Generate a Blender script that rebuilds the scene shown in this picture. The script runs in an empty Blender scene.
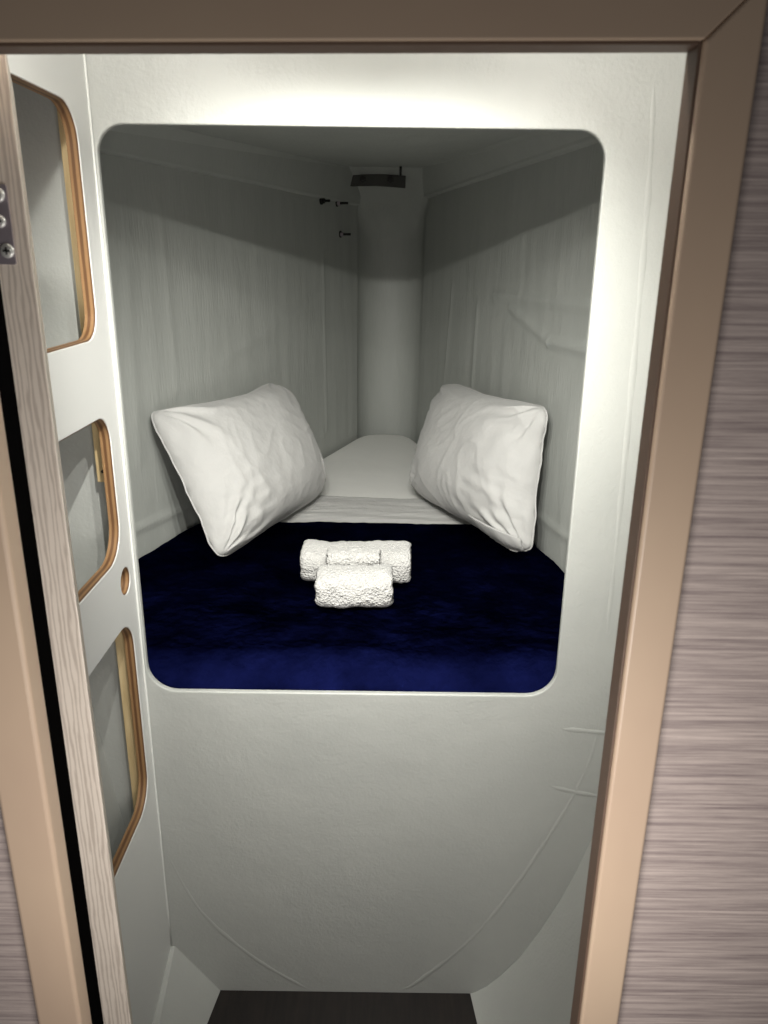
import bpy, bmesh, math, random
from mathutils import Vector, Matrix, noise
random.seed(4)
C = bpy.context.scene.collection
sc = bpy.context.scene

# ------------------------------------------------------------------ camera
cam_d = bpy.data.cameras.new('camera')
cam = bpy.data.objects.new('camera', cam_d); C.objects.link(cam)
up_c = Vector((30, 2303, 769)).normalized()          # world up seen from the camera
fw = Vector((0, 0, -1)); yv = (fw - fw.dot(up_c) * up_c).normalized()
xv = yv.cross(up_c)
R3 = Matrix((xv, yv, up_c))
cam.matrix_world = Matrix.Translation((0, 0, 1.55)) @ R3.to_4x4()
cam_d.sensor_fit = 'VERTICAL'; cam_d.sensor_height = 36.0
cam_d.lens = 769 / 1024 * 36.0
cam_d.clip_start = 0.02
cam_d.dof.use_dof = True; cam_d.dof.focus_distance = 1.9; cam_d.dof.aperture_fstop = 10.0
sc.camera = cam

# ------------------------------------------------------------------ light
W = bpy.data.worlds.new('world'); sc.world = W; W.use_nodes = True
W.node_tree.nodes['Background'].inputs[0].default_value = (0.75, 0.82, 0.95, 1)
W.node_tree.nodes['Background'].inputs[1].default_value = 0.03
def point(name, loc, power, col, r):
    d = bpy.data.lights.new(name, 'POINT'); d.energy = power; d.color = col; d.shadow_soft_size = r
    o = bpy.data.objects.new(name, d); C.objects.link(o); o.location = loc; return o
def area(name, loc, aim, size, power, col):
    d = bpy.data.lights.new(name, 'AREA'); d.energy = power; d.color = col; d.shape = 'RECTANGLE'
    d.size, d.size_y = size
    o = bpy.data.objects.new(name, d); C.objects.link(o); o.location = loc
    o.rotation_euler = (Vector(aim) - Vector(loc)).to_track_quat('-Z', 'Y').to_euler(); return o
def spot(name, loc, elev, half, power, col, r):
    d = bpy.data.lights.new(name, 'SPOT'); d.energy = power; d.color = col; d.shadow_soft_size = r
    d.spot_size = math.radians(2 * half); d.spot_blend = 1.0
    o = bpy.data.objects.new(name, d); C.objects.link(o); o.location = loc
    a = math.radians(elev); o.rotation_euler = Vector((0, math.cos(a), math.sin(a))).to_track_quat('-Z', 'Y').to_euler(); return o
for lx in (-.17, -.04, .09): spot('lobby_lamp', (lx, 0.735, 1.803), -39.5, 42, 37.0, (1.0, 0.985, 0.92), 0.004)
for lx in (-.36, .32): point('lobby_lamp_upper', (lx, 0.735, 1.876), 5.6, (1.0, 0.985, 0.92), 0.01)
area('saloon_light', (0.0, 0.20, 1.01), (0.0, 0.65, 1.01), (0.4, 0.3), 4.8, (1.0, 0.955, 0.91))
sc.view_settings.view_transform = 'Standard'
sc.view_settings.look = 'None'
sc.view_settings.exposure = 0.0
sc.view_settings.gamma = 1.0
sc.view_settings.use_curve_mapping = False

# ------------------------------------------------------------------ materials
def mat(name, col, rough=0.6, spec=0.5, metal=0.0):
    m = bpy.data.materials.new(name); m.use_nodes = True
    b = m.node_tree.nodes['Principled BSDF']
    b.inputs['Base Color'].default_value = (*col, 1); b.inputs['Roughness'].default_value = rough
    b.inputs['Specular IOR Level'].default_value = spec; b.inputs['Metallic'].default_value = metal
    return m
def N(m, t, **kw):
    n = m.node_tree.nodes.new(t)
    for k, v in kw.items(): setattr(n, k, v)
    return n
def L(m, a, b): m.node_tree.links.new(a, b)
def bsdf(m): return m.node_tree.nodes['Principled BSDF']
def coords(m, scale=(1, 1, 1)):
    tc = N(m, 'ShaderNodeTexCoord'); mp = N(m, 'ShaderNodeMapping')
    mp.inputs['Scale'].default_value = scale
    L(m, tc.outputs['Object'], mp.inputs['Vector']); return mp.outputs['Vector']
def add_bump(m, scale, strength, dist, detail=3, stretch=(1, 1, 1), kind='noise'):
    v = coords(m, stretch)
    if kind == 'noise':
        t = N(m, 'ShaderNodeTexNoise'); t.inputs['Scale'].default_value = scale; t.inputs['Detail'].default_value = detail
        out = t.outputs['Fac']
    else:
        t = N(m, 'ShaderNodeTexVoronoi'); t.inputs['Scale'].default_value = scale; out = t.outputs['Distance']
    L(m, v, t.inputs['Vector'])
    bp = N(m, 'ShaderNodeBump'); bp.inputs['Strength'].default_value = strength; bp.inputs['Distance'].default_value = dist
    L(m, out, bp.inputs['Height'])
    nin = bsdf(m).inputs['Normal']
    if nin.is_linked: L(m, nin.links[0].from_socket, bp.inputs['Normal'])
    L(m, bp.outputs['Normal'], nin)
def vary(m, c1, c2, scale, stretch=(1, 1, 1), detail=4, lo=0.3, hi=0.7, rough=0.6, distort=0.0):
    v = coords(m, stretch)
    t = N(m, 'ShaderNodeTexNoise'); t.inputs['Scale'].default_value = scale; t.inputs['Detail'].default_value = detail
    t.inputs['Roughness'].default_value = rough; t.inputs['Distortion'].default_value = distort
    L(m, v, t.inputs['Vector'])
    r = N(m, 'ShaderNodeValToRGB')
    r.color_ramp.elements[0].position = lo; r.color_ramp.elements[0].color = (*c1, 1)
    r.color_ramp.elements[1].position = hi; r.color_ramp.elements[1].color = (*c2, 1)
    L(m, t.outputs['Fac'], r.inputs['Fac']); L(m, r.outputs['Color'], bsdf(m).inputs['Base Color'])
    return r

M_gel = mat('grey_white_painted_laminate', (0.66, 0.67, 0.63), 0.42, 0.45)
vary(M_gel, (0.41, 0.42, 0.40), (0.45, 0.46, 0.436), 3.0)
add_bump(M_gel, 170, 0.22, 0.003, 3); add_bump(M_gel, 16, 0.25, 0.008, 4)
M_hull = mat('grey_painted_hull_laminate', (0.44, 0.455, 0.43), 0.5, 0.4)
vary(M_hull, (0.375, 0.39, 0.367), (0.405, 0.42, 0.397), 5.0, (2, 2, .6))
add_bump(M_hull, 60, 0.30, 0.004, 4, (2.2, 2.2, .35)); add_bump(M_hull, 9, 0.3, 0.01, 3, (1.5, 1.5, .5))
M_panel = mat('white_laminated_panel', (0.69, 0.695, 0.675), 0.35, 0.5)
add_bump(M_panel, 120, 0.08, 0.002)
M_bead = mat('white_sealant', (0.72, 0.73, 0.70), 0.4)
M_ply = mat('plywood_edge', (0.4, 0.2, 0.08), 0.5)
def ply():
    m = M_ply; v = coords(m)
    sx = N(m, 'ShaderNodeSeparateXYZ'); L(m, v, sx.inputs[0])
    nz = N(m, 'ShaderNodeTexNoise'); nz.inputs['Scale'].default_value = 90; nz.inputs['Detail'].default_value = 4
    v2 = coords(m, (1, 1, .25)); L(m, v2, nz.inputs['Vector'])
    ad = N(m, 'ShaderNodeMath', operation='MULTIPLY_ADD'); L(m, nz.outputs['Fac'], ad.inputs[0]); ad.inputs[1].default_value = 0.0014
    L(m, sx.outputs['X'], ad.inputs[2])
    ml = N(m, 'ShaderNodeMath', operation='MULTIPLY'); L(m, ad.outputs[0], ml.inputs[0]); ml.inputs[1].default_value = 2 * math.pi / 0.0095
    sn = N(m, 'ShaderNodeMath', operation='SINE'); L(m, ml.outputs[0], sn.inputs[0])
    mr = N(m, 'ShaderNodeMapRange'); L(m, sn.outputs[0], mr.inputs[0]); mr.inputs[1].default_value = -1; mr.inputs[2].default_value = 1
    r = N(m, 'ShaderNodeValToRGB'); L(m, mr.outputs[0], r.inputs['Fac'])
    r.color_ramp.elements[0].position = .25; r.color_ramp.elements[0].color = (0.13, 0.062, 0.026, 1)
    r.color_ramp.elements[1].position = .8; r.color_ramp.elements[1].color = (0.29, 0.165, 0.075, 1)
    L(m, r.outputs['Color'], bsdf(m).inputs['Base Color'])
ply()
M_pine = mat('pale_pine', (0.62, 0.47, 0.25), 0.6)
vary(M_pine, (0.52, 0.38, 0.19), (0.68, 0.53, 0.30), 30, (3, 3, .3))
M_floor = mat('dark_brown_wood_floor', (0.02, 0.013, 0.011), 0.45)
vary(M_floor, (0.005, 0.0035, 0.003), (0.018, 0.012, 0.010), 14, (6, .6, 1), lo=.35, hi=.75)
M_mould = mat('beige_maple_moulding', (0.47, 0.355, 0.26), 0.42, 0.5)
vary(M_mould, (0.44, 0.325, 0.24), (0.50, 0.38, 0.275), 5, (1, 1, .5))
M_mould_head = mat('beige_maple_head_moulding', (0.47, 0.355, 0.26), 0.42, 0.5)
vary(M_mould_head, (0.44, 0.325, 0.24), (0.50, 0.38, 0.275), 5, (.5, 1, 1))
M_veneer = mat('grey_oak_horizontal_veneer', (0.4, 0.33, 0.3), 0.45)
def veneer():
    m = M_veneer
    r = vary(m, (0.19, 0.15, 0.15), (0.56, 0.475, 0.435), 26, (.26, 1, 12), detail=8, lo=.32, hi=.70, rough=.74, distort=.12)
    e = r.color_ramp.elements.new(.5); e.color = (0.36, 0.30, 0.28, 1)
    add_bump(m, 60, .15, .001, 5, (.12, 1, 5))
veneer()
M_oak = mat('vertical_grained_oak_edge', (0.5, 0.42, 0.35), 0.5)
def oak():
    m = M_oak; v = coords(m, (1, 1, .10))
    w = N(m, 'ShaderNodeTexWave', wave_type='BANDS', bands_direction='X'); w.inputs['Scale'].default_value = 60
    w.inputs['Distortion'].default_value = 7; w.inputs['Detail'].default_value = 4; w.inputs['Detail Scale'].default_value = 2.2
    L(m, v, w.inputs['Vector'])
    r = N(m, 'ShaderNodeValToRGB'); L(m, w.outputs['Fac'], r.inputs['Fac'])
    r.color_ramp.elements[0].position = .05; r.color_ramp.elements[0].color = (0.50, 0.43, 0.365, 1)
    r.color_ramp.elements[1].position = .6; r.color_ramp.elements[1].color = (0.70, 0.62, 0.535, 1)
    L(m, r.outputs['Color'], bsdf(m).inputs['Base Color'])
oak()
M_black = mat('black_gap_shade', (0.003, 0.0028, 0.0028), 1.0, 0)  # flat black painted as the shade in the gap beside the door
M_steel = mat('stainless_steel', (0.45, 0.40, 0.44), 0.45, .5, .7)
add_bump(M_steel, 60, .15, .002)
M_screw = mat('bright_screw_steel', (0.8, 0.8, 0.76), 0.4, .5, .6)
M_dark = mat('dark_metal', (0.02, 0.02, 0.018), 0.45, .5, .5)
M_dull = mat('dull_grey_metal', (0.055, 0.055, 0.05), 0.6, .3, .2)
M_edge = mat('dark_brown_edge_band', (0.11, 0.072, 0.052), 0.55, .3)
M_linen = mat('white_cotton', (0.48, 0.478, 0.467), 0.85, .2)
add_bump(M_linen, 26, .35, .012, 4); add_bump(M_linen, 900, .1, .0006, 1)
bsdf(M_linen).inputs['Sheen Weight'].default_value = .1
M_sheet = mat('white_sheet', (0.82, 0.82, 0.79), 0.85, .2)
add_bump(M_sheet, 9, .2, .008, 3)
M_terry = mat('white_terry', (0.51, 0.506, 0.49), 0.95, .1)
add_bump(M_terry, 200, .8, .0045, 2, kind='voronoi'); add_bump(M_terry, 110, .6, .004, 3)
bsdf(M_terry).inputs['Sheen Weight'].default_value = .25
M_navy = mat('navy_plush', (0.004, 0.005, 0.028), 0.9, .0)
bsdf(M_navy).inputs['Specular Tint'].default_value = (.3, .42, 1, 1)
vary(M_navy, (0.0017, 0.0025, 0.017), (0.0042, 0.0062, 0.044), 9, (1, 1, 1), lo=.35, hi=.68, detail=6)
def nap():                                       # plush pile combed towards the head of the bed: its fibres lean, so it shades about a leaning normal
    m = M_navy; g = N(m, 'ShaderNodeNewGeometry')
    cr = N(m, 'ShaderNodeVectorMath', operation='CROSS_PRODUCT'); L(m, g.outputs['Normal'], cr.inputs[0]); cr.inputs[1].default_value = (1, 0, 0)
    nz = N(m, 'ShaderNodeTexNoise'); nz.inputs['Scale'].default_value = 11; nz.inputs['Detail'].default_value = 5; nz.inputs['Roughness'].default_value = .65
    L(m, coords(m), nz.inputs['Vector'])
    mr = N(m, 'ShaderNodeMapRange'); L(m, nz.outputs['Fac'], mr.inputs[0]); mr.inputs[1].default_value = .3; mr.inputs[2].default_value = .7; mr.inputs[3].default_value = 1.6; mr.inputs[4].default_value = .75
    sc_ = N(m, 'ShaderNodeVectorMath', operation='SCALE'); L(m, cr.outputs[0], sc_.inputs[0]); L(m, mr.outputs[0], sc_.inputs['Scale'])
    ad = N(m, 'ShaderNodeVectorMath', operation='ADD'); L(m, g.outputs['Normal'], ad.inputs[0]); L(m, sc_.outputs[0], ad.inputs[1])
    nm = N(m, 'ShaderNodeVectorMath', operation='NORMALIZE'); L(m, ad.outputs[0], nm.inputs[0])
    L(m, nm.outputs[0], bsdf(m).inputs['Normal'])
nap()
add_bump(M_navy, 55, .45, .006, 5)
bsdf(M_navy).inputs['Sheen Weight'].default_value = 0
bsdf(M_navy).inputs['Sheen Tint'].default_value = (.15, .2, .75, 1)
bsdf(M_navy).inputs['Sheen Roughness'].default_value = .4

# ------------------------------------------------------------------ helpers
def tag(o, label=None, cat=None, group=None, kind=None):
    if label: o['label'] = label
    if cat: o['category'] = cat
    if group: o['group'] = group
    if kind: o['kind'] = kind
    return o
def obj(name, bm, m, parent=None, smooth=True, bevel=0.0, seg=2):
    me = bpy.data.meshes.new(name); bmesh.ops.recalc_face_normals(bm, faces=bm.faces); bm.to_mesh(me); bm.free()
    if smooth: me.polygons.foreach_set('use_smooth', [True] * len(me.polygons))
    me.materials.append(m)
    o = bpy.data.objects.new(name, me); C.objects.link(o)
    if parent: o.parent = parent; o.matrix_parent_inverse = Matrix.Translation(-parent.location) if parent.type == 'EMPTY' else Matrix()
    if bevel:
        b = o.modifiers.new('bevel', 'BEVEL'); b.width = bevel; b.segments = seg; b.limit_method = 'ANGLE'; b.angle_limit = math.radians(40)
        b.harden_normals = False
        if smooth:
            me.polygons.foreach_set('use_smooth', [False] * len(me.polygons))
    return o
def struct(name, bm, m, parent=None, **kw):
    o = obj(name, bm, m, parent, **kw)
    if not parent: o['kind'] = 'structure'
    return o
def empty(name, loc, label=None, cat=None, group=None):
    o = bpy.data.objects.new(name, None); C.objects.link(o); o.location = loc; o.empty_display_size = .05
    return tag(o, label, cat, group)
def box(bm, x0, x1, y0, y1, z0, z1):
    vs = [bm.verts.new((x, y, z)) for x in (x0, x1) for y in (y0, y1) for z in (z0, z1)]
    for f in ((0, 1, 3, 2), (4, 6, 7, 5), (0, 4, 5, 1), (2, 3, 7, 6), (0, 2, 6, 4), (1, 5, 7, 3)):
        bm.faces.new([vs[i] for i in f])
def boxbm(*a):
    bm = bmesh.new(); box(bm, *a); return bm
def hexa(pts):                                   # 8 points: bottom loop of four then top loop of four
    bm = bmesh.new(); v = [bm.verts.new(p) for p in pts]
    for f in ((3, 2, 1, 0), (4, 5, 6, 7), (0, 1, 5, 4), (1, 2, 6, 5), (2, 3, 7, 6), (3, 0, 4, 7)): bm.faces.new([v[i] for i in f])
    return bm
def prism(poly, d):                              # poly: 3-D loop, d: extrusion vector
    bm = bmesh.new(); d = Vector(d)
    a = [bm.verts.new(p) for p in poly]; b = [bm.verts.new(Vector(p) + d) for p in poly]
    bm.faces.new(a); bm.faces.new(b[::-1]); n = len(poly)
    for i in range(n): bm.faces.new((a[i], a[(i + 1) % n], b[(i + 1) % n], b[i]))
    return bm
def rrect(x0, x1, y0, y1, rs, n=8):              # rs: radii at (x0,y0),(x1,y0),(x1,y1),(x0,y1)
    out = []
    for (cx, cy, r, a0) in ((x0 + rs[0], y0 + rs[0], rs[0], 180), (x1 - rs[1], y0 + rs[1], rs[1], 270), (x1 - rs[2], y1 - rs[2], rs[2], 0), (x0 + rs[3], y1 - rs[3], rs[3], 90)):
        for i in range(n + 1):
            a = math.radians(a0 + 90 * i / n); out.append((cx + r * math.cos(a), cy + r * math.sin(a)))
    return out
def plate(outer, holes, to3, d):                 # a plate with holes; to3 maps 2-D to 3-D, d is its thickness vector
    bm = bmesh.new(); edges = []
    for loop in [outer] + holes:
        vs = [bm.verts.new(to3(*p)) for p in loop]
        edges += [bm.edges.new((vs[i], vs[(i + 1) % len(vs)])) for i in range(len(vs))]
    bmesh.ops.triangle_fill(bm, use_beauty=True, use_dissolve=False, edges=edges)
    r = bmesh.ops.extrude_face_region(bm, geom=bm.faces[:])
    bmesh.ops.translate(bm, vec=Vector(d), verts=[e for e in r['geom'] if isinstance(e, bmesh.types.BMVert)])
    return bm
def grid(bm, nu, nv, f, flip=False):
    vs = [[bm.verts.new(f(i / nu, j / nv)) for j in range(nv + 1)] for i in range(nu + 1)]
    for i in range(nu):
        for j in range(nv):
            bm.faces.new((vs[i][j], vs[i + 1][j], vs[i + 1][j + 1], vs[i][j + 1]))
    return vs
def tube(bm, pts, r, seg=8, closed=False):
    pts = [Vector(p) for p in pts]; n = len(pts); rings = []
    prev = None
    for i, p in enumerate(pts):
        a = pts[(i - 1) % n] if (closed or i) else p; b = pts[(i + 1) % n] if (closed or i < n - 1) else p
        t = (b - a).normalized()
        ref = prev if prev is not None else (Vector((0, 0, 1)) if abs(t.z) < .9 else Vector((1, 0, 0)))
        s = (ref - ref.dot(t) * t).normalized(); prev = s; q = t.cross(s)
        rr = r[i] if isinstance(r, (list, tuple)) else r
        rings.append([bm.verts.new(p + rr * (math.cos(2 * math.pi * k / seg) * s + math.sin(2 * math.pi * k / seg) * q)) for k in range(seg)])
    for i in range(n if closed else n - 1):
        A, B = rings[i], rings[(i + 1) % n]
        for k in range(seg): bm.faces.new((A[k], A[(k + 1) % seg], B[(k + 1) % seg], B[k]))
    if not closed: bm.faces.new(rings[0]); bm.faces.new(rings[-1][::-1])
def cyl(bm, p0, p1, r, seg=12): tube(bm, [p0, p1], r, seg)
def sub(o, n=1):
    m = o.modifiers.new('subdivision', 'SUBSURF'); m.levels = n; m.render_levels = n

# ------------------------------------------------------------------ plan of the hull
LWX = lambda y: -0.631 + (y - 1.852) * 0.3387     # left berth wall
RWX = lambda y: 0.457 - (y - 1.789) * 0.1967      # right berth wall
YB = 1.28                                          # cabin face of the bulkhead
BED = 0.79

# ------------------------------------------------------------------ structure: the bulkhead with its opening
op = rrect(-0.443, 0.3295, 0.757, 1.7325, (.055, .055, .042, .042), 10)
struct('wall_back', plate([(-0.66, -.02), (0.60, -.02), (0.60, 1.92), (-0.66, 1.92)], [op], lambda x, z: (x, YB, z), (0, .012, 0)), M_gel, bevel=.003, seg=3)
wb = bpy.data.objects['wall_back']
def ridge(pts, r, name='laminate_seam'):
    bm = bmesh.new()
    P = []
    for i in range(len(pts) - 1):                 # Catmull-Rom
        p0, p1, p2, p3 = (Vector(pts[max(i - 1, 0)]), Vector(pts[i]), Vector(pts[i + 1]), Vector(pts[min(i + 2, len(pts) - 1)]))
        for k in range(8):
            t = k / 8; P.append(.5 * (2 * p1 + (p2 - p0) * t + (2 * p0 - 5 * p1 + 4 * p2 - p3) * t * t + (3 * p1 - p0 - 3 * p2 + p3) * t ** 3))
    P.append(Vector(pts[-1]))
    rr = [r * min(1, .25 + 3 * min(i, len(P) - 1 - i) / len(P)) * (1 + .5 * noise.noise(p * 30)) for i, p in enumerate(P)]
    tube(bm, P, rr, 8)
    for v in bm.verts: v.co.y = YB + (v.co.y - YB) * .2 + .09 * r
    obj(name, bm, M_gel, wb)
ridge([(-.442, YB, .383), (-.38, YB, .226), (-.279, YB, .103), (-.172, YB, .018), (-.12, YB, -.01)], .005)
ridge([(.417, YB, .80), (.411, YB, .615), (.33, YB, .395), (.217, YB, .181), (.093, YB, .037), (.049, YB, .007), (.01, YB, -.015)], .005)
ridge([(.388, YB, 1.826), (.401, YB, 1.636), (.412, YB, 1.2), (.417, YB, .80)], .006)
ridge([(.346, YB, .685), (.40, YB, .68), (.44, YB, .676)], .005)
ridge([(.325, YB, .556), (.38, YB, .54), (.44, YB, .529)], .006)

# floor of the little lobby, hull sides, ceilings
struct('floor', prism([(-.62, .3, 0), (.55, .3, 0), (.55, 1.29, 0), (-.62, 1.29, 0)], (0, 0, -.03)), M_floor, smooth=False)
prof = [(.2, -.002), (.215, .004), (.24, .022), (.27, .055), (.308, .108), (.345, .18), (.382, .266), (.408, .34), (.432, .425), (.468, .6), (.50, .85), (.52, 1.2), (.53, 1.92)]
def hullside(prof, x_out, y0, y1, dx):
    bm = bmesh.new(); n = 12
    rows = []
    for j in range(n + 1):
        y = y1 + (y0 - y1) * j / n
        rows.append([bm.verts.new((x + dx * (y1 - y), y, z)) for x, z in prof] + [bm.verts.new((x_out, y, prof[-1][1])), bm.verts.new((x_out, y, prof[0][1]))])
    m = len(rows[0])
    for j in range(n):
        for i in range(m): bm.faces.new((rows[j][i], rows[j][(i + 1) % m], rows[j + 1][(i + 1) % m], rows[j + 1][i]))
    bm.faces.new(rows[0]); bm.faces.new(rows[-1][::-1])
    return bm
o = struct('wall_right', hullside(prof, .66, .70, 1.2795, .11), M_gel)
o.modifiers.new('edge', 'EDGE_SPLIT').split_angle = math.radians(40)
profl = [(-.475, .03), (-.482, .15), (-.50, .32), (-.535, .55), (-.575, .9), (-.60, 1.3), (-.615, 1.92)]
o = struct('wall_left', hullside(profl, -.70, .70, 1.2795, 0), M_gel)
o.modifiers.new('edge', 'EDGE_SPLIT').split_angle = math.radians(40)
# sloping hull foot between the locker panel and the floor
struct('trim_4', hexa([(-.60, .80, -.02), (-.42, .80, -.02), (-.346, 1.2795, -.02), (-.60, 1.2795, -.02),
                       (-.60, .80, .004), (-.425, .80, .004), (-.440, 1.2795, .126), (-.60, 1.2795, .126)]), M_gel, smooth=False)
foot = bpy.data.objects['trim_4']
me = foot.data
# the visible sloping face: pull the top inner edge out and the bottom edge on to the floor line
for v in me.vertices:
    if v.co.z < 0 and v.co.x > -.5: v.co.z = -.001; v.co.x += -.002
struct('ceiling', boxbm(-.70, .66, .655, 1.29, 1.905, 1.93), M_gel, smooth=False)

# ------------------------------------------------------------------ structure: the berth behind the bulkhead
def wallmesh(fx, y0, y1, z0, z1, sgn, ridges, out):
    bm = bmesh.new()
    def f(u, v):
        y = y0 + (y1 - y0) * u; z = z0 + (z1 - z0) * v
        d = .003 * noise.noise(Vector((y * 2.2, z * 1.2, out * 7)))
        d += .0012 * noise.noise(Vector((y * 22, z * 2.0, 3)))
        for (ya, za, yb, zb, w, h) in ridges:
            dy, dz = yb - ya, zb - za; l2 = dy * dy + dz * dz
            t = max(0, min(1, ((y - ya) * dy + (z - za) * dz) / l2))
            q = math.hypot(y - ya - t * dy, z - za - t * dz)
            d += h * math.exp(-(q / w) ** 2)
        return Vector((fx(y) + sgn * d, y, z))
    A = grid(bm, 220, 130, f)
    vs = [bm.verts.new((fx(y0) - sgn * .05, y0, z0)), bm.verts.new((fx(y1) - sgn * .05, y1, z0)), bm.verts.new((fx(y1) - sgn * .05, y1, z1)), bm.verts.new((fx(y0) - sgn * .05, y0, z1))]
    bm.faces.new(vs)
    return bm
struct('wall_berth_left', wallmesh(LWX, 1.293, 3.349, .60, 1.90, 1, [(2.043, 1.66, 2.063, 1.2, .012, .0025), (3.011, 1.55, 3.027, .88, .008, .004), (1.5, .895, 2.2, .86, .010, .006), (2.2, .86, 3.0, .87, .008, .003), (2.3, 1.25, 3.0, 1.42, .02, .003), (1.88, 1.05, 1.9, 1.5, .02, .003)], 1), M_hull)
struct('wall_berth_right', wallmesh(RWX, 1.293, 3.363, .60, 1.90, -1, [(1.5, 1.448, 2.44, 1.439, .012, .006), (1.5, 1.36, 2.0, 1.345, .012, .008), (2.0, 1.345, 2.3, 1.41, .012, .005), (2.9, 1.45, 3.0, .9, .01, .003), (2.6, 1.4, 2.64, .9, .012, .003), (1.5, .90, 2.4, .87, .01, .004)], 2), M_hull)
def endwall():
    bm = bmesh.new()
    def f(u, v):
        z = .60 + 1.29 * v; t = max(0, (z - 1.62) / .25); y0 = 3.352 - .26 * t * t
        xl, xr = LWX(y0), RWX(y0); a = math.pi * u; c = math.cos(a)
        x = (xl + xr) / 2 - (xr - xl) / 2 * (abs(c) ** .8) * (1 if c > 0 else -1)
        return Vector((x, y0 + .17 * (1 - .8 * min(1, t)) * max(0, math.sin(a)) ** .9, z))
    grid(bm, 48, 60, f)
    return bm
o = struct('wall_berth_end', endwall(), M_hull); o.modifiers.new('solid', 'SOLIDIFY').thickness = .01
o.modifiers['solid'].offset = 1; o.modifiers['solid'].use_rim = False
def ceil_z(y): return 1.815 + (y - 1.31) * .026
struct('ceiling.001', hexa([(LWX(1.293) - .04, 1.293, ceil_z(1.31)), (RWX(1.293) + .04, 1.293, ceil_z(1.31)), (RWX(3.5) + .04, 3.5, ceil_z(3.5)), (LWX(3.5) - .04, 3.5, ceil_z(3.5)),
                            (LWX(1.293) - .04, 1.293, 1.93), (RWX(1.293) + .04, 1.293, 1.93), (RWX(3.5) + .04, 3.5, 1.93), (LWX(3.5) - .04, 3.5, 1.93)]), M_hull, smooth=False)
# hull-to-deck flange: a low lip on the wall top and a sloping cove up to the deck
def flange(fx, sgn, zb, inset):
    bm = bmesh.new(); rows = []
    for y, z in ((1.294, zb + .02), (3.33, zb - .004)):
        x = fx(y) ; cz = ceil_z(y) + .003
        rows.append([bm.verts.new(p) for p in ((x - sgn * .01, y, z - .016), (x + sgn * .016, y, z - .010), (x + sgn * .018, y, z), (x + sgn * inset, y, cz), (x - sgn * .01, y, cz))])
    for i in range(5): bm.faces.new((rows[0][i], rows[0][(i + 1) % 5], rows[1][(i + 1) % 5], rows[1][i]))
    bm.faces.new(rows[0]); bm.faces.new(rows[1][::-1]); return bm
struct('trim_5', flange(LWX, 1, 1.755, .05), M_hull, smooth=False, bevel=.004)
struct('trim_6', flange(RWX, -1, 1.785, .07), M_hull, smooth=False, bevel=.004)
struct('floor.001', hexa([(-.80, 1.293, .57), (.55, 1.293, .57), (.17, 3.36, .57), (-.14, 3.36, .57), (-.80, 1.293, .615), (.55, 1.293, .615), (.17, 3.36, .615), (-.14, 3.36, .615)]), M_hull, smooth=False)

# ------------------------------------------------------------------ structure: the doorway on the near side
struct('wall_front', plate([(-1.0, -.02), (.95, -.02), (.95, 2.1), (-1.0, 2.1)], [[(-.368, .02), (.258, .02), (.258, 1.733), (-.368, 1.733)]], lambda x, z: (x, .634, z), (0, .016, 0)), M_veneer, smooth=False)
zl, zr = 1.6900, 1.6975
def mould(pts, d): return prism(pts, d)
# right jamb, left jamb and head moulding, mitred at the top
struct('trim_1', prism([(.2225, .622, -.01), (.2640, .622, -.01), (.2640, .622, zr + .0415), (.2225, .622, zr)], (0, .028, 0)), M_mould, bevel=.003, seg=3)
struct('trim_2', prism([(-.326, .622, -.01), (-.374, .622, -.01), (-.374, .622, zl + .048), (-.326, .622, zl)], (0, .028, 0)), M_mould, bevel=.004, seg=3)
struct('trim_3', prism([(-.3262, .622, zl + .0002), (.2222, .622, zr + .0002), (.2637, .622, zr + .0415), (-.3744, .622, zl + .048)], (0, .028, 0)), M_mould_head, bevel=.0012, seg=2)
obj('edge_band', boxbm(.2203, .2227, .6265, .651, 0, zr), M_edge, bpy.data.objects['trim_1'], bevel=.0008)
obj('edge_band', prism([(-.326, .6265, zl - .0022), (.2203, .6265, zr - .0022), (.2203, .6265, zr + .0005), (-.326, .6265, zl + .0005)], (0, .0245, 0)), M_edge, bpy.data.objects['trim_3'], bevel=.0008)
# black filler block standing for the shade in the gap behind the left jamb
struct('trim_7', hexa([(-.46, .652, 0), (-.330, .652, 0), (-.3475, .7195, 0), (-.46, .7195, 0), (-.46, .652, 1.74), (-.330, .652, 1.74), (-.3475, .7195, 1.74), (-.46, .7195, 1.74)]), M_black, smooth=False)

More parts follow.
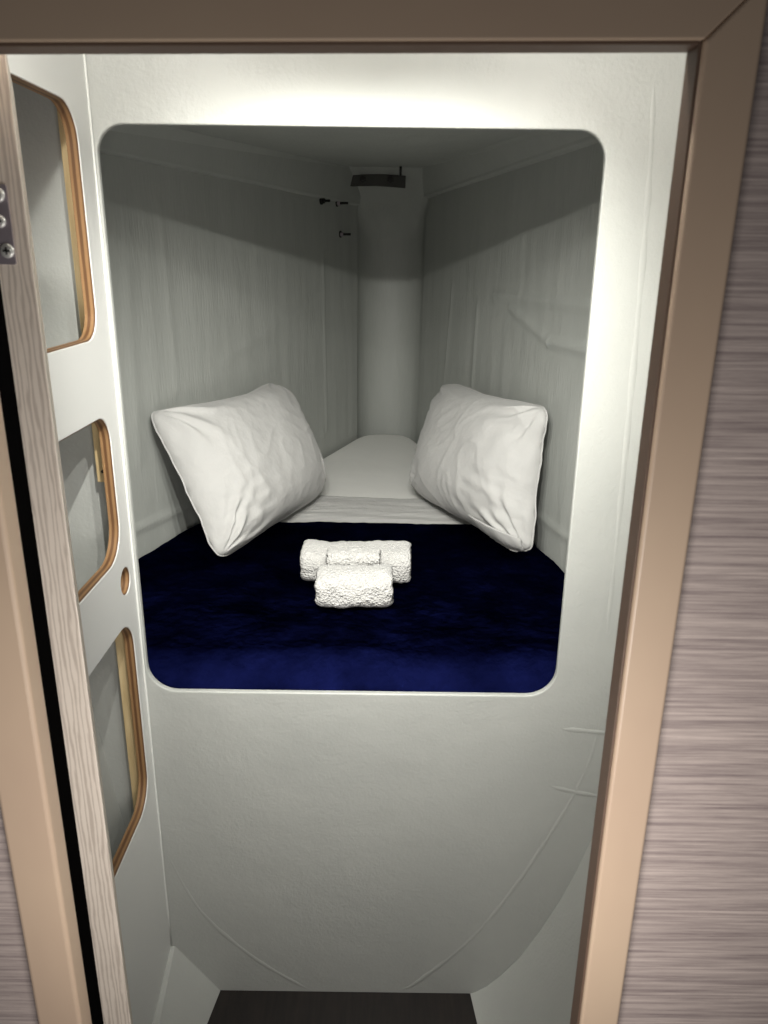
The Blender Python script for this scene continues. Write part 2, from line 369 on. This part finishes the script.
# the narrow door leaf, swung into the cabin so that only its hinge edge shows
dv = Vector((-.425, 1, 0)).normalized(); ep = Vector((-.311, .72, 0)); el = Vector((-.347, .72, 0))
ln = .27
bm = hexa([(el.x, el.y, .02), (ep.x, ep.y, .02), (ep.x + dv.x * ln, ep.y + dv.y * ln, .02), (el.x + dv.x * ln, el.y + dv.y * ln, .02),
           (el.x - .006, el.y, 1.72), (ep.x - .006, ep.y, 1.72), (ep.x - .006 + dv.x * ln, ep.y + dv.y * ln, 1.72), (el.x - .006 + dv.x * ln, el.y + dv.y * ln, 1.72)])
door = struct('door_1', bm, M_oak, bevel=.0015)
hg = obj('hinge_plate', plate(rrect(-.3515, -.3305, 1.538, 1.604, (.001, .002, .002, .001), 3), [], lambda x, z: (x, .7182, z), (0, .002, 0)), M_steel, door, smooth=False)
for (sx, sz, rr) in ((-.3385, 1.5955, .0062), (-.3400, 1.574, .0056), (-.3365, 1.5495, .0062)):
    bm = bmesh.new()
    tube(bm, [(sx, .7182, sz), (sx, .7168, sz), (sx, .7160, sz), (sx, .7160, sz)], [rr, rr, rr * .75, .0001], 16)
    s = obj('screw', bm, M_screw, hg)
    bm = bmesh.new(); box(bm, sx - rr * .5, sx + rr * .5, .7154, .7161, sz - .0008, sz + .0008); box(bm, sx - .0008, sx + .0008, .7153, .7161, sz - rr * .5, sz + rr * .5)
    o = obj('cross_slot', bm, M_dark, hg, smooth=False)

# ------------------------------------------------------------------ the locker front panel with its cut-outs
XP, TP = -.4485, .018
pan = empty('locker_panel', (XP, 1.0, 0), 'white panel with three large plywood-edged cutouts and one small hole, left of the berth', 'locker panel')
cuts = [rrect(.80, 1.223, 1.421, 1.749, (.04, .045, .05, .05), 8), rrect(.80, 1.2295, 1.055, 1.301, (.06, .062, .045, .05), 8), rrect(.80, 1.243, .541, .932, (.05, .06, .055, .05), 8)]
hole = [(1.231 + .0245 * math.cos(2 * math.pi * k / 28), 1.006 + .0245 * math.sin(2 * math.pi * k / 28)) for k in range(28)]
outline = [(.72, .0), (.80, .004), (1.2785, .124), (1.2785, 1.904), (.72, 1.904)]
obj('board', plate(outline, cuts + [hole], lambda y, z: (XP, y, z), (-TP, 0, 0)), M_panel, pan, bevel=.0012)
def shrink(loop, d):
    n = len(loop); out = []
    for i in range(n):
        a = Vector(loop[i - 1]); b = Vector(loop[(i + 1) % n]); t = (b - a).normalized()
        out.append((loop[i][0] - t.y * d, loop[i][1] + t.x * d))
    return out
for lp in cuts + [hole]:
    bm = bmesh.new(); X0, X1 = XP - .0015, XP - TP + .0003
    inn = shrink(lp, .0015); n = len(lp)
    r = [[bm.verts.new((x, *p)) for p in q] for x, q in ((X0, lp), (X0, inn), (X1, inn), (X1, lp))]
    for a in range(4):
        for i in range(n): bm.faces.new((r[a][i], r[a][(i + 1) % n], r[(a + 1) % 4][(i + 1) % n], r[(a + 1) % 4][i]))
    e = obj('plywood_edge', bm, M_ply, pan); e.modifiers.new('split', 'EDGE_SPLIT').split_angle = math.radians(40)
    tag(e, 'brown layered plywood edge of a cutout')
for z0, z1 in ((1.33, 1.90), (1.177, 1.325), (.50, .955)):
    b = obj('batten', boxbm(-.489, XP - TP - .0005, 1.257, 1.2785, z0, z1), M_pine, pan, bevel=.0015)
    tag(b, 'pale pine batten behind the panel')
bm = bmesh.new(); cyl(bm, (-.478, 1.2575, 1.196), (-.478, 1.2565, 1.196), .0032, 12); obj('screw', bm, M_dark, pan)
bm = bmesh.new(); tube(bm, [(XP + .0008, 1.2775, .13 + 1.77 * k / 20) for k in range(21)], [.0019 + .0004 * math.sin(k * 2.1) for k in range(21)], 8)
tag(obj('sealant_bead', bm, M_bead, pan), 'white sealant bead')

# ------------------------------------------------------------------ mattress, sheet and blanket
def mattress_outline(y):
    xl, xr = LWX(y) + .012, RWX(y) - .012
    if y > 2.9:
        t = (y - 2.9) / .5; xr -= .03 * t
    if y > 3.28:
        t = (y - 3.28) / .10; k = 1 - math.sqrt(max(0, 1 - t * t)); xl += .05 * k; xr -= .05 * k
    return xl, xr
def mattress():
    bm = bmesh.new(); Y0, Y1, ny, rr = 1.345, 3.38, 60, .022
    sec = []
    for j in range(ny + 1):
        y = Y0 + (Y1 - Y0) * (j / ny)
        if j > 52: y = 3.26 + .12 * math.sin((j - 52) / 8 * math.pi / 2)
        xl, xr = mattress_outline(y)
        e = 0
        if y - Y0 < rr: e = rr - math.sqrt(max(0, rr * rr - (rr - (y - Y0)) ** 2))
        if 3.38 - y < rr: e = rr - math.sqrt(max(0, rr * rr - (rr - (3.38 - y)) ** 2))
        row = [Vector((xl + .004, y, .617)), Vector((xl, y, BED - .05 - e))]
        for k in range(7):
            a = math.pi / 2 * k / 6; row.append(Vector((xl + rr - rr * math.cos(a), y, BED - e - rr + rr * math.sin(a))))
        for k in range(1, 12):
            x = xl + rr + (xr - xl - 2 * rr) * k / 12
            row.append(Vector((x, y, BED - e + .003 * math.sin(math.pi * k / 12) + .002 * noise.noise(Vector((x * 5, y * 5, 1))))))
        for k in range(7):
            a = math.pi / 2 * (1 - k / 6); row.append(Vector((xr - rr + rr * math.cos(a), y, BED - e - rr + rr * math.sin(a))))
        row += [Vector((xr, y, BED - .05 - e)), Vector((xr - .004, y, .617))]
        sec.append([bm.verts.new(p) for p in row])
    m = len(sec[0])
    for j in range(ny):
        for i in range(m): bm.faces.new((sec[j][i], sec[j][(i + 1) % m], sec[j + 1][(i + 1) % m], sec[j + 1][i]))
    bm.faces.new(sec[0]); bm.faces.new(sec[-1][::-1])
    return bm
o = obj('mattress', mattress(), M_sheet)
tag(o, 'tapering mattress in a fitted white sheet, filling the berth floor', 'mattress')

def band(fy, ny, nx, zf, y_lo, y_hi, inset, thick):
    bm = bmesh.new()
    def f(u, v):
        y = y_lo(u) + (y_hi(u) - y_lo(u)) * v
        xl, xr = mattress_outline(y); xl += inset; xr -= inset
        x = xl + (xr - xl) * u
        return Vector((x, y, zf(x, y, u, v)))
    grid(bm, nx, ny, f); return bm
def sheet_z(x, y, u, v):
    z = BED + .013 + .004 * noise.noise(Vector((x * 2.0, y * 26 + x * 3, 5))) + .003 * abs(noise.noise(Vector((x * 3, y * 40 - x * 5, 9))))
    if v > .94: z -= .004 * (v - .94) / .06
    return z
o = obj('bed_sheet', band(None, 50, 70, sheet_z, lambda u: 2.120 + .010 * noise.noise(Vector((u * 9, 0, 2))) + .004 * noise.noise(Vector((u * 40, 0, 3))), lambda u: 2.40 + .012 * math.sin(u * 7), .012, .004), M_linen)
s = o.modifiers.new('solid', 'SOLIDIFY'); s.thickness = .004; s.offset = -1
tag(o, 'creased white sheet edge showing between the navy blanket and the mattress top', 'sheet')

def blanket():
    bm = bmesh.new(); nx, nt = 120, 130
    ZT = BED + .022
    def f(u, t):
        yb = 2.115 + .010 * noise.noise(Vector((u * 9, 0, 2))) + .004 * noise.noise(Vector((u * 40, 0, 3)))
        rF = .055; yF = 1.300                                # rounded fold over the front edge
        Ltop = yb - (yF + rF); Larc = rF * math.pi / 2; Ldown = .05; Lt = .008
        s = t * (Lt + Ltop + Larc + Ldown)
        if s < Lt: y, z, ny, nz = yb + .001, ZT - .014 + 1.75 * s * .9, 0, 1
        elif s < Lt + Ltop: y, z, ny, nz = yb - (s - Lt), ZT, 0, 1
        elif s < Lt + Ltop + Larc:
            a = (s - Lt - Ltop) / rF; y, z, ny, nz = yF + rF - rF * math.sin(a), ZT - rF + rF * math.cos(a), -math.sin(a), math.cos(a)
        else: y, z, ny, nz = yF, ZT - rF - (s - Lt - Ltop - Larc), -1, 0
        xl, xr = (LWX(y) + .008, RWX(y) - .008)
        if y < 1.36: xl = max(xl, -.72)
        x = xl + (xr - xl) * u
        d = .007 * noise.noise(Vector((x * 4, s * 5, 1))) + .004 * noise.noise(Vector((x * 13, s * 12, 4))) + .0016 * noise.noise(Vector((x * 45, s * 45, 6)))
        if s < .02: d *= .4
        e = min(x - xl, xr - x)
        if e < .03: z -= .010 * (1 - e / .03) ** 2
        return Vector((x, y + ny * max(d, -.006), z + nz * d))
    grid(bm, nx, nt, f); return bm
o = obj('blanket', blanket(), M_navy)
s = o.modifiers.new('solid', 'SOLIDIFY'); s.thickness = .009; s.offset = -1
tag(o, 'dark navy blue plush blanket spread over the front of the berth', 'blanket')

# ------------------------------------------------------------------ pillows
def pillow(label, A, B, Ct, D, seed, bf, bb, pulls, hem=None):
    """A bottom near, B bottom far, Ct top far, D top near; the front faces the middle of the berth."""
    A, B, Ct, D = map(Vector, (A, B, Ct, D))
    g = (A + B + Ct + D) / 4; A, B, Ct, D = (g + (q - g) * 1.065 for q in (A, B, Ct, D))
    ctr = (A + B + Ct + D) / 4
    n = (Ct - A).cross(D - B).normalized()
    if n.dot(Vector((0, 1.3, 1.4)) - ctr) < 0: n = -n
    n = n.normalized()
    def flat(u, v):                                            # u along the bed, v upward, both -1..1
        pb, pr, pt, pl = pulls
        uu = u * (1 - (pr if u > 0 else pl) * (1 - v * v) * abs(u) ** 3)
        vv = v * (1 - (pt if v > 0 else pb) * (1 - u * u) * abs(v) ** 3)
        uu += .022 * noise.noise(Vector((v * 3.1, seed, 1))) * abs(u) ** 4; vv += .016 * noise.noise(Vector((u * 3.3, seed, 8))) * abs(v) ** 4
        k = 1 - .085 * (abs(u) * abs(v)) ** 7; uu *= k; vv *= k
        a, b = (uu + 1) / 2, (vv + 1) / 2
        return (A * (1 - a) + B * a) * (1 - b) + (D * (1 - a) + Ct * a) * b
    hu, hv = (B - A).length / 2, (D - A).length / 2
    def wr(u, v, side):
        s = 0
        for k, (cu, cv) in enumerate(((-1, -1), (1, -1), (1, 1), (-1, 1))):
            du, dw = (u - cu) * hu, (v - cv) * hv; r = math.hypot(du, dw)
            th = math.atan2(abs(dw), abs(du))
            w = noise.noise(Vector((th * 5 + k * 9 + seed, r * 3, side))) * .8 + .6 * math.sin(th * 13 + seed * 3 + k + 5 * noise.noise(Vector((r * 7, th * 2, seed + k))))
            s += .012 * w * min(1, r / .05) * math.exp(-((r - .04) / .12) ** 2 if r > .04 else 0)
        p = Vector((u * hu, v * hv, side * 3 + seed))
        q = Vector((p.x * 5 + 3 * noise.noise(p * 4), p.y * 9 + 2 * noise.noise(p * 5 + Vector((7, 1, 2))), p.z))
        rd = 1 - abs(noise.noise(q)) * 2
        s += .005 * max(0, rd) ** 4 * (.6 + .6 * noise.noise(p * 3))
        s += .006 * noise.noise(Vector((p.x * 7, p.y * 7, p.z + 20)))
        # creases that gather near the lower near corner
        g = math.exp(-(((u + .75) / .5) ** 2 + ((v + .7) / .6) ** 2))
        s += .010 * g * noise.noise(Vector((p.x * 16, p.y * 34, seed + 30)))
        return s
    def h(u, v): return max(0., (1 - abs(u) ** 2.6)) ** .5 * max(0., (1 - abs(v) ** 2.6)) ** .5
    bm = bmesh.new(); NN = 110
    def sm(t): 
        x = 2 * t - 1
        return math.sin(x * math.pi / 2) * .55 + x * .45
    fr = {}
    for side, amp in ((1, bf), (-1, -bb)):
        for i in range(NN + 1):
            for j in range(NN + 1):
                u, v = sm(i / NN), sm(j / NN); edge = i in (0, NN) or j in (0, NN)
                if edge and side == -1: fr[side, i, j] = fr[1, i, j]; continue
                hh = h(u, v); P = flat(u, v)
                w = wr(u, v, side) * min(1, hh * 3) * (1 if side == 1 else -.6)
                ro = .004 * noise.noise(Vector((u * 6, v * 6, seed))) if edge else 0
                fr[side, i, j] = bm.verts.new(P + n * (amp * hh + w + ro))
        for i in range(NN):
            for j in range(NN):
                bm.faces.new((fr[side, i, j], fr[side, i + 1, j], fr[side, i + 1, j + 1], fr[side, i, j + 1]))
    loop = [(i, 0) for i in range(0, NN, 2)] + [(NN, j) for j in range(0, NN, 2)] + [(i, NN) for i in range(NN, 0, -2)] + [(0, j) for j in range(NN, 0, -2)]
    lp = [fr[1, i, j].co.copy() for i, j in loop]
    root = empty('pillow', ((A + B) / 2), label, 'pillow', None)
    body = obj('pillowcase', bm, M_linen, root)
    if hem:                                                    # the open end of the case, tucked over the lower near corner
        b3 = bmesh.new()
        def hf(a, b):
            u = -.97 + .56 * a; v = -.80 - .245 * b
            hh = h(u, max(-1, v)); d = amp_f * hh + .016 * (1 - .3 * b) * math.sin(math.pi * min(1, a * 1.0 + .02)) ** .3
            d += .007 * noise.noise(Vector((a * 7, b * 2, 3))) * (.3 + b)
            return flat(u, max(-1.05, v)) + n * d
        amp_f = bf
        grid(b3, 30, 12, hf); e = obj('pillowcase_hem', b3, M_linen, root); q = e.modifiers.new('solid', 'SOLIDIFY'); q.thickness = .003
    b2 = bmesh.new(); tube(b2, lp, .0022, 6, True); obj('seam', b2, M_linen, root)
    return root
pillow('plump white pillow leaning on the left berth wall, one corner on the blanket', (-.408, 1.772, .832), (-.212, 2.36, .818), (-.379, 2.491, 1.152), (-.590, 1.905, 1.170), 2, .14, .016, (.05, .02, .19, .06))
pillow('plump white pillow leaning on the right berth wall, with bunched folds at its lower corner', (.374, 1.832, .834), (.109, 2.386, .824), (.240, 2.658, 1.13), (.400, 1.900, 1.195), 5, .125, .014, (.03, .03, .10, .06), True)

# ------------------------------------------------------------------ rolled towels
def towel(label, cx, cy, z0, ln, dep, hgt, seed, rot=0.0, start=-1.1, turn_lip=.006):
    bm = bmesh.new(); nu, na = 56, 64; rows = []
    M = Matrix.Rotation(rot, 3, 'Z')
    for i in range(nu + 1):
        x = -ln / 2 + ln * i / nu
        ed = min(i, nu - i) / nu * ln
        er = 1 - .10 * max(0, 1 - ed / .012) ** 2
        row = []
        for k in range(na):
            a = 2 * math.pi * k / na
            c, s_ = math.cos(a), math.sin(a)
            ex = 2.5 if s_ > 0 else 4.0
            rr = (abs(c) ** ex + abs(s_) ** ex) ** (-1 / ex)
            g = ((a - start) % (2 * math.pi)) / (2 * math.pi)
            lip = turn_lip * (g if g < .97 else (1 - g) / .03 * .97)
            y = (dep / 2 + lip - turn_lip) * rr * c * er; z = (hgt / 2 + lip - turn_lip) * rr * s_ * er
            q = Vector((x * 18, a * 2.2 if False else y * 25, z * 25 + seed))
            d = .0045 * noise.noise(q) + .0022 * noise.noise(q * 3.1) + .0014 * noise.noise(q * 9)
            sag = .004 * noise.noise(Vector((x * 9, seed, 3)))
            nrm = Vector((0, c, s_))
            p = Vector((x + .004 * noise.noise(Vector((a * 2, seed, x * 2))), y, z + hgt / 2)) + nrm * d
            if z > 0: p.z += sag
            p.z = max(p.z, .0)
            row.append(bm.verts.new(M @ p + Vector((cx, cy, z0))))
        rows.append(row)
    for i in range(nu):
        for k in range(na): bm.faces.new((rows[i][k], rows[i][(k + 1) % na], rows[i + 1][(k + 1) % na], rows[i + 1][k]))
    for e, row in ((0, rows[0]), (1, rows[-1])):                # coiled ends: rings stepping in and out
        cen = sum((v.co for v in row), Vector()) / na; last = row; sgn = Vector((-1 if e == 0 else 1, 0, 0)); sgn = M @ sgn
        for q in range(1, 9):
            f = 1 - q / 9
            new = [bm.verts.new(cen + (v.co - cen) * f + sgn * (.003 * (1 if q % 2 else -1))) for v in row]
            for k in range(na): bm.faces.new((last[k], last[(k + 1) % na], new[(k + 1) % na], new[k]))
            last = new
        bm.faces.new(last)
    root = tag(obj('rolled_towel', bm, M_terry), label, 'towel', 'white towels laid on the blanket')
    return root
ZB = BED + .024
towel('longest white towel roll, at the back of the three on the navy blanket', -.064, 1.705, ZB + .002, .252, .120, .088, 1, -.02)
towel('short white towel roll in front, lying on the navy blanket nearest the opening', -.063, 1.566, ZB + .003, .162, .112, .084, 7, .015, start=-1.1, turn_lip=.007)
towel('smallest white face cloth roll, propped on top between the other two', -.068, 1.642, ZB + .062, .116, .062, .038, 4, -.03)

# ------------------------------------------------------------------ small fittings in the berth
def nutbolt(label, wall, y, z, ln):
    x = (LWX if wall == 'l' else RWX)(y)
    nx = Vector((.947, -.32, 0)) if wall == 'l' else Vector((-.98, -.19, 0))
    p = Vector((x, y, z)); root = empty('bolt', p, label, 'bolt', 'bolts through the far left of the berth wall')
    bm = bmesh.new(); cyl(bm, p - nx * .004, p + nx * .004, .013, 20); obj('washer', bm, M_dark, root, bevel=.0008)
    bm = bmesh.new(); cyl(bm, p + nx * .004, p + nx * .014, .009, 6); obj('nut', bm, M_steel if ln > .036 else M_dark, root, smooth=False, bevel=.0006)
    bm = bmesh.new()
    pts = []; rs = []
    for k in range(24): pts.append(p + nx * (.012 + (ln - .012) * k / 23)); rs.append(.0048 if k % 2 else .0038)
    tube(bm, pts, rs, 12); obj('threaded_shank', bm, M_dark, root)
    return root
nutbolt('dark bolt end poking from the left wall, the farthest left of three', 'l', 3.00, 1.734, .034)
nutbolt('dark bolt and nut on the left wall beside the ceiling backing plate', 'l', 3.14, 1.735, .046)
nutbolt('bolt with shiny nut, lowest of the three on the left wall', 'l', 3.17, 1.625, .044)

bp = empty('backing_plate', (-.04, 3.19, 1.82), 'dark metal backing plate with two bolts high at the far end of the berth', 'backing plate')
def fplate(u, v): return Vector((-.150 + .216 * u, 3.194 - .003 * math.sin(math.pi * u), 1.800 + .042 * v + .004 * math.sin(math.pi * u) - .004 * u))
bm = bmesh.new(); grid(bm, 20, 2, fplate); r = bmesh.ops.extrude_face_region(bm, geom=bm.faces[:])
bmesh.ops.translate(bm, vec=(0, .028, 0), verts=[e for e in r['geom'] if isinstance(e, bmesh.types.BMVert)])
obj('plate', bm, M_dull, bp, smooth=False, bevel=.0015)
for x in (-.097, .008):
    bm = bmesh.new(); cyl(bm, (x, 3.186, 1.823), (x, 3.174, 1.823), .013, 6); cyl(bm, (x, 3.176, 1.823), (x, 3.160, 1.823), .006, 12)
    obj('bolt', bm, M_dark, bp, smooth=False, bevel=.0008)
st = bmesh.new(); tube(st, [(.045, 3.10, ceil_z(3.10) + .002), (.045, 3.10, ceil_z(3.1) - .012), (.045, 3.10, ceil_z(3.1) - .030), (.045, 3.10, ceil_z(3.1) - .031)], [.005, .0045, .004, .002], 10)
tag(obj('bolt', st, M_dark), 'thin dark bolt end hanging from the berth ceiling right of the backing plate', 'bolt')
bm = bmesh.new(); tube(bm, [(-.548, 1.2802, .4600), (-.548, 1.272, .4600), (-.548, 1.268, .4600), (-.548, 1.266, .46)], [.004, .004, .006, .004], 12)
tag(obj('screw', bm, M_dark), 'tiny black screw head inside the lowest locker cutout', 'screw')
